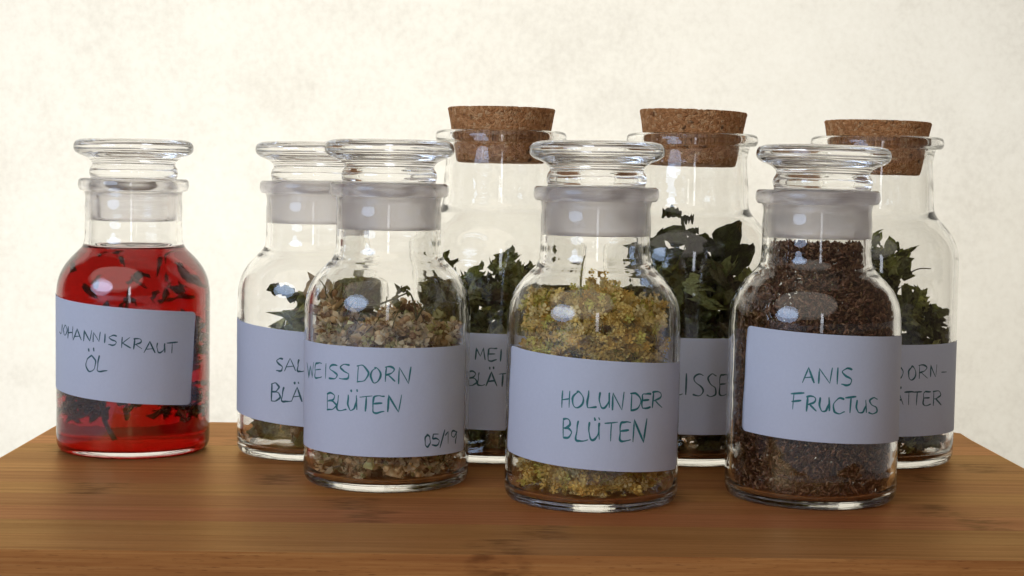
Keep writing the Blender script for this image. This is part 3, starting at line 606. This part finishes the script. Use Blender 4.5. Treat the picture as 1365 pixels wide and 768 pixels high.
# hawthorn blossom: petals, buds and bits
def petal(rs, s):
    n = 6; V = [(0, 0, 0)]; cup = rs.uniform(-.2, .9)
    for k in range(n): a = 6.283*k/n; r = s*rs.uniform(.55, 1.1); V.append((r*math.cos(a), r*math.sin(a)*rs.uniform(.5, .9), s*(cup+rs.normal()*.35)*.7))
    return np.array(V), [(0, 1+k, 1+(k+1) % n) for k in range(n)]
def floret(rs, s):
    V, Fc = ball(s*.42, .8); V = list(V); cup = rs.uniform(.0, .9)
    for k in range(5):
        a = 6.283*k/5; ca, sa = math.cos(a), math.sin(a); b0 = len(V); w = s*.36
        V += [(0.25*s*ca, .25*s*sa, 0), (.7*s*ca-w*sa, .7*s*sa+w*ca, s*cup*.4), (1.05*s*ca, 1.05*s*sa, s*cup*.75), (.7*s*ca+w*sa, .7*s*sa-w*ca, s*cup*.4)]; Fc = Fc+[(b0, b0+3, b0+2, b0+1)]
    return np.array(V), Fc
def ball(s, el=1.0):
    V = [(0, 0, s*el)]; 
    for z, r in ((.5, .87), (-.5, .87)):
        for k in range(6): a = 6.283*(k+(.5 if z < 0 else 0))/6; V.append((s*r*math.cos(a), s*r*math.sin(a), s*el*z))
    V.append((0, 0, -s*el)); Fc = []
    for k in range(6):
        k2 = (k+1) % 6; Fc += [(0, 1+k, 1+k2), (1+k, 7+k, 1+k2), (1+k2, 7+k, 7+k2), (7+k, 13, 7+k2)]
    return np.array(V), Fc
def scatter(rs, inner, n, height, gap, shell, mask=None, zmin=0.0050):
    out = []
    while len(out) < n:
        x, y = rs.uniform(-.033, .033, 2); z = rs.uniform(zmin, 0.112); r = math.hypot(x, y); ri = float(r_in(inner, z))-gap
        if r > ri: continue
        h = height(x, y)
        if z > h or (mask and not mask(x, y, z)): continue
        if ri-r > 0.006 and h-z > 0.007 and rs.random() < shell: continue
        out.append((x, y, z))
    return out
rs = np.random.default_rng(21)
e = empty('dried_blossoms', (*WEI, 0.0001)); tag(e, 'beige and brown dried hawthorn blossoms in the WEISSDORN BLÜTEN jar', 'herbs', 'dried herbs in the jars')
def h_wei(x, y): return 0.0680+0.0034*math.sin(x*200+.5)+0.0026*math.sin(y*260+x*90)+(0.004 if -.026 < x < -.014 else 0)
PB = np.array([(0.80, 0.66, 0.40), (0.70, 0.52, 0.28), (0.87, 0.77, 0.54), (0.46, 0.29, 0.14), (0.62, 0.58, 0.26), (0.30, 0.17, 0.08)])
bag = Bag(); pw = np.array([.24, .24, .16, .14, .12, .10])
for k, p in enumerate(scatter(rs, JI, 4300, h_wei, 0.0024, 0.75)):
    c = PB[rs.choice(6, p=pw)]*rs.uniform(.8, 1.2)
    if rs.random() < .55: V, Fc = floret(rs, rs.uniform(.0019, .0033)); V[:, 2] *= 1.8; V += rs.normal(size=V.shape)*.00025; c = c*np.linspace(.7, 1.1, len(V))[:, None]
    elif rs.random() < .5: V, Fc = petal(rs, rs.uniform(.0020, .0044)); c = c*np.linspace(.75, 1.1, len(V))[:, None]
    elif rs.random() < .6: V, Fc = ball(rs.uniform(.0012, .0021)); 
    else: V, Fc = tube([(0, 0, 0), (.002, .0006, .0), (.004, .0002, .0008), (rs.uniform(.005, .009), .001, .0)], .0003, 4); c = np.array((0.20, 0.17, 0.07))
    bag.add(clamp_in(V@rot_out(rs, p, 0.45).T+np.array(p), JI), Fc, c)
bag.build('blossom_mass', M_petal, e)['kind'] = 'stuff'
for path in ([(-.022, -.014, .0672), (-.0185, -.016, .0737), (-.0145, -.016, .0787)], [(-.012, -.018, .0754), (-.004, -.018, .0754), (.003, -.016, .0777), (.009, -.015, .0802)], [(.0125, -.016, .0652), (.0125, -.016, .0732), (.0105, -.015, .0794), (.0075, -.015, .0814)], [(.0125, -.016, .0692), (.016, -.015, .0752), (.0185, -.014, .0822)], [(-.016, -.015, .0712), (-.013, -.016, .0762), (-.010, -.016, .0787)]):
    add_stem(e, JI, path, 0.0005, (0.15, 0.14, 0.06), M_petal)
for p, s, c in (((.0075, -.015, .0814), .0026, (0.22, .22, .08)), ((.0045, -.0155, .0767), .0030, (.25, .24, .09)), ((.0185, -.014, .0824), .0017, (.18, .17, .07)), ((.0165, -.0145, .0767), .0023, (.15, .13, .06)), ((-.0185, -.015, .0732), .0028, (.42, .33, .18)), ((.002, -.017, .0717), .0036, (.34, .33, .14)), ((.022, -.014, .0717), .0030, (.30, .28, .12))):
    b2 = Bag()
    for k in range(5): V, Fc = petal(rs, s); b2.add(clamp_in(V@rot(rs).T*0.9+np.array(p)+rs.normal(size=3)*s*.25, JI), Fc, np.array(c)*rs.uniform(.8, 1.2))
    V, Fc = ball(s*.5); b2.add(V+np.array(p), Fc, np.array(c)*.7); b2.build('blossom', M_petal, e)
# elderflower: small five-petalled florets in clumps
rs = np.random.default_rng(22)
e = empty('dried_florets', (*HOL, 0.0001)); tag(e, 'yellow dried elder florets in the HOLUNDER BLÜTEN jar', 'herbs', 'dried herbs in the jars')
def h_hol(x, y): return 0.0850-0.010*((x*x+y*y)/.0009)+0.0028*math.sin(x*260+1)+0.0020*math.sin(y*300+x*120)
PH = np.array([(0.84, 0.68, 0.24), (0.78, 0.58, 0.17), (0.88, 0.77, 0.38), (0.62, 0.42, 0.10), (0.68, 0.64, 0.16)]); bag = Bag()
centres = scatter(rs, JI, 1900, h_hol, 0.0042, 0.72, mask=lambda x, y, z: not (math.sin(x*310+z*190)*math.sin(z*330-x*80+y*200) > 0.72))
for p in centres:
    base = PH[rs.choice(5, p=[.3, .25, .2, .12, .13])]*rs.uniform(.8, 1.15)
    for k in range(rs.integers(2, 6)):
        V, Fc = floret(rs, rs.uniform(.0016, .0025)); q = np.array(p)+rs.normal(size=3)*.0017
        bag.add(clamp_in(V@rot_out(rs, q, 0.5).T+q, JI, .0008), Fc, base*rs.uniform(.85, 1.15))
    if rs.random() < .35:
        q = np.array(p); d = rs.normal(size=3); d /= np.linalg.norm(d); V, Fc = tube([q, q+d*.002, q+d*.005], .00022, 4); bag.add(clamp_in(V, JI, .0008), Fc, np.array((.30, .28, .10)))
bag.build('floret_mass', M_petal, e)['kind'] = 'stuff'
add_stem(e, JI, [(-.0055, -.013, .080), (-.006, -.012, .087), (-.0055, -.011, .0935), (-.0045, -.010, .0985)], .0005, (.30, .28, .10), M_petal)
for p in [(-.0055, -.0112, .0925), (-.006, -.0118, .0895), (-.0055, -.0125, .0860), (-.009, -.0125, .0865), (-.0035, -.012, .0868)]:
    V, Fc = floret(rs, .0016); mesh_obj('floret', clamp_in(V@rot(rs).T+np.array(p), JI), Fc, M_petal, e, True, np.tile(PH[4], (len(V), 1)))
# aniseed
rs = np.random.default_rng(23)
e = empty('aniseed', (*ANI, 0.0001)); tag(e, 'brown aniseed filling the ANIS FRUCTUS jar up to its neck', 'seeds', 'dried herbs in the jars')
PS = np.array([(0.19, 0.090, 0.050), (0.26, 0.135, 0.076), (0.12, 0.055, 0.034), (0.33, 0.20, 0.115), (0.22, 0.125, 0.060)]); bag = Bag()
def seed_shape(rs):
    ln, w = rs.uniform(.0023, .0034), rs.uniform(.0008, .0012); V = [(-ln/2, 0, 0)]
    for u, r in ((-.25, .8), (.08, 1.0), (.34, .55)):
        for k in range(5): a = 6.283*k/5; V.append((u*ln, w/2*r*math.cos(a), w/2*r*math.sin(a)))
    V.append((ln/2, 0, 0)); Fc = []
    for k in range(5):
        k2 = (k+1) % 5; Fc += [(0, 1+k2, 1+k), (1+k, 1+k2, 6+k2, 6+k), (6+k, 6+k2, 11+k2, 11+k), (11+k, 11+k2, 16)]
    return np.array(V), Fc
for p in scatter(rs, JI, 18500, lambda x, y: 0.1050+0.0006*math.sin(x*500), 0.0006, 0.88):
    V, Fc = seed_shape(rs); p = np.array(p); rad = np.array([p[0], p[1], 0]); rr = np.linalg.norm(rad)+1e-9
    M_ = rot(rs)
    if float(r_in(JI, p[2]))-rr < .004:
        nrm = rad/rr; X = M_[:, 0]-nrm*(M_[:, 0]@nrm)*.85; X /= np.linalg.norm(X); Y = np.cross(nrm, X); Y /= np.linalg.norm(Y); M_ = np.stack([X, Y, np.cross(X, Y)], 1)
    V = clamp_in(V@M_.T+p, JI, .0002); V[:, 2] = np.minimum(V[:, 2], .106)
    bag.add(V, Fc, PS[rs.choice(5, p=[.3, .25, .2, .1, .15])]*rs.uniform(.75, 1.25))
bag.build('seed_mass', M_seed, e)['kind'] = 'stuff'

# steeped herb sprigs in the red oil
rs = np.random.default_rng(24)
WC = [(0.40, 0.22, 0.09), (0.16, 0.09, 0.05), (0.50, 0.30, 0.12)]
e = empty('herb_sprigs', (*JOH, 0.0001)); tag(e, 'dark herb sprigs steeping in the jar of red oil', 'herbs', 'dried herbs in the jars')
def oil_clamp(V): return clamp_in(np.minimum(V, [9, 9, .0925]), JI, .0035)
bag = Bag()
paths = [[(-.004, -.012, .0065), (-.008, -.014, .020), (-.006, -.010, .045), (-.010, -.006, .062)], [(-.001, -.008, .0190), (.004, -.010, .026), (.012, -.008, .045), (.014, -.004, .063)], [(-.003, -.010, .023), (.010, -.015, .027), (.022, -.014, .026)],
         [(-.007, -.014, .024), (-.018, -.012, .023), (-.026, -.006, .018)], [(.004, .006, .015), (.016, .004, .030), (.020, .006, .062)], [(-.012, .008, .016), (-.018, .006, .040), (-.016, .004, .066)]]
for P in paths:
    o_ = add_stem(e, JI, P, .0011, WC[1], M_wet)
    for q in range(8):
        t = rs.random()*(len(P)-1); i_ = int(t); p = np.array(P[i_])*(1-t+i_)+np.array(P[i_+1])*(t-i_)
        if p[2] < .018 or p[2] > .066: continue
        V, Fc = leaf_shape(rs, rs.uniform(.006, .011), rs.uniform(.002, .0035), rs.uniform(.2, 1.2), .4, .02, 6, 2); bag.add(oil_clamp(V@rot(rs).T+p+rs.normal(size=3)*.002), Fc, np.array(WC[rs.integers(3)]))
for k in range(560):
    x, y = rs.uniform(-.027, .027, 2); z = rs.choice([rs.uniform(.019, .033), rs.uniform(.033, .064), rs.uniform(.064, .086)], p=[.24, .70, .06])
    if math.hypot(x, y) > float(r_in(JI, z))-.008: continue
    if z < .022+.012*(1-min(1, abs(x+.002)/.020)): continue
    if z > .066 and abs(x) > .017 and rs.random() < .7: continue
    V, Fc = leaf_shape(rs, rs.uniform(.004, .010), rs.uniform(.0014, .0034), rs.uniform(.3, 1.6), .5, .05, 6, 2); bag.add(oil_clamp(V@rot(rs).T+np.array((x, y, z))), Fc, np.array(WC[rs.integers(3)])*rs.uniform(.6, 1.2))
for k in range(120):
    if k < 112: x, y, z = rs.choice([-1, 1])*rs.uniform(.010, .026), rs.uniform(-.016, .016), rs.uniform(.0155, .030)
    else: x, y, z = rs.normal()*.008, rs.uniform(-.004, .018), rs.uniform(.062, .080)
    if math.hypot(x, y) > float(r_in(JI, z))-.005: continue
    V, Fc = leaf_shape(rs, rs.uniform(.005, .010), rs.uniform(.0018, .0036), rs.uniform(.6, 2.0), .5, .05, 6, 2); bag.add(oil_clamp(V@rot(rs).T+np.array((x, y, z))), Fc, np.array(WC[rs.integers(3)])*rs.uniform(.6, 1.2))
bag.build('leaf_mass', M_wet, e)['kind'] = 'stuff'
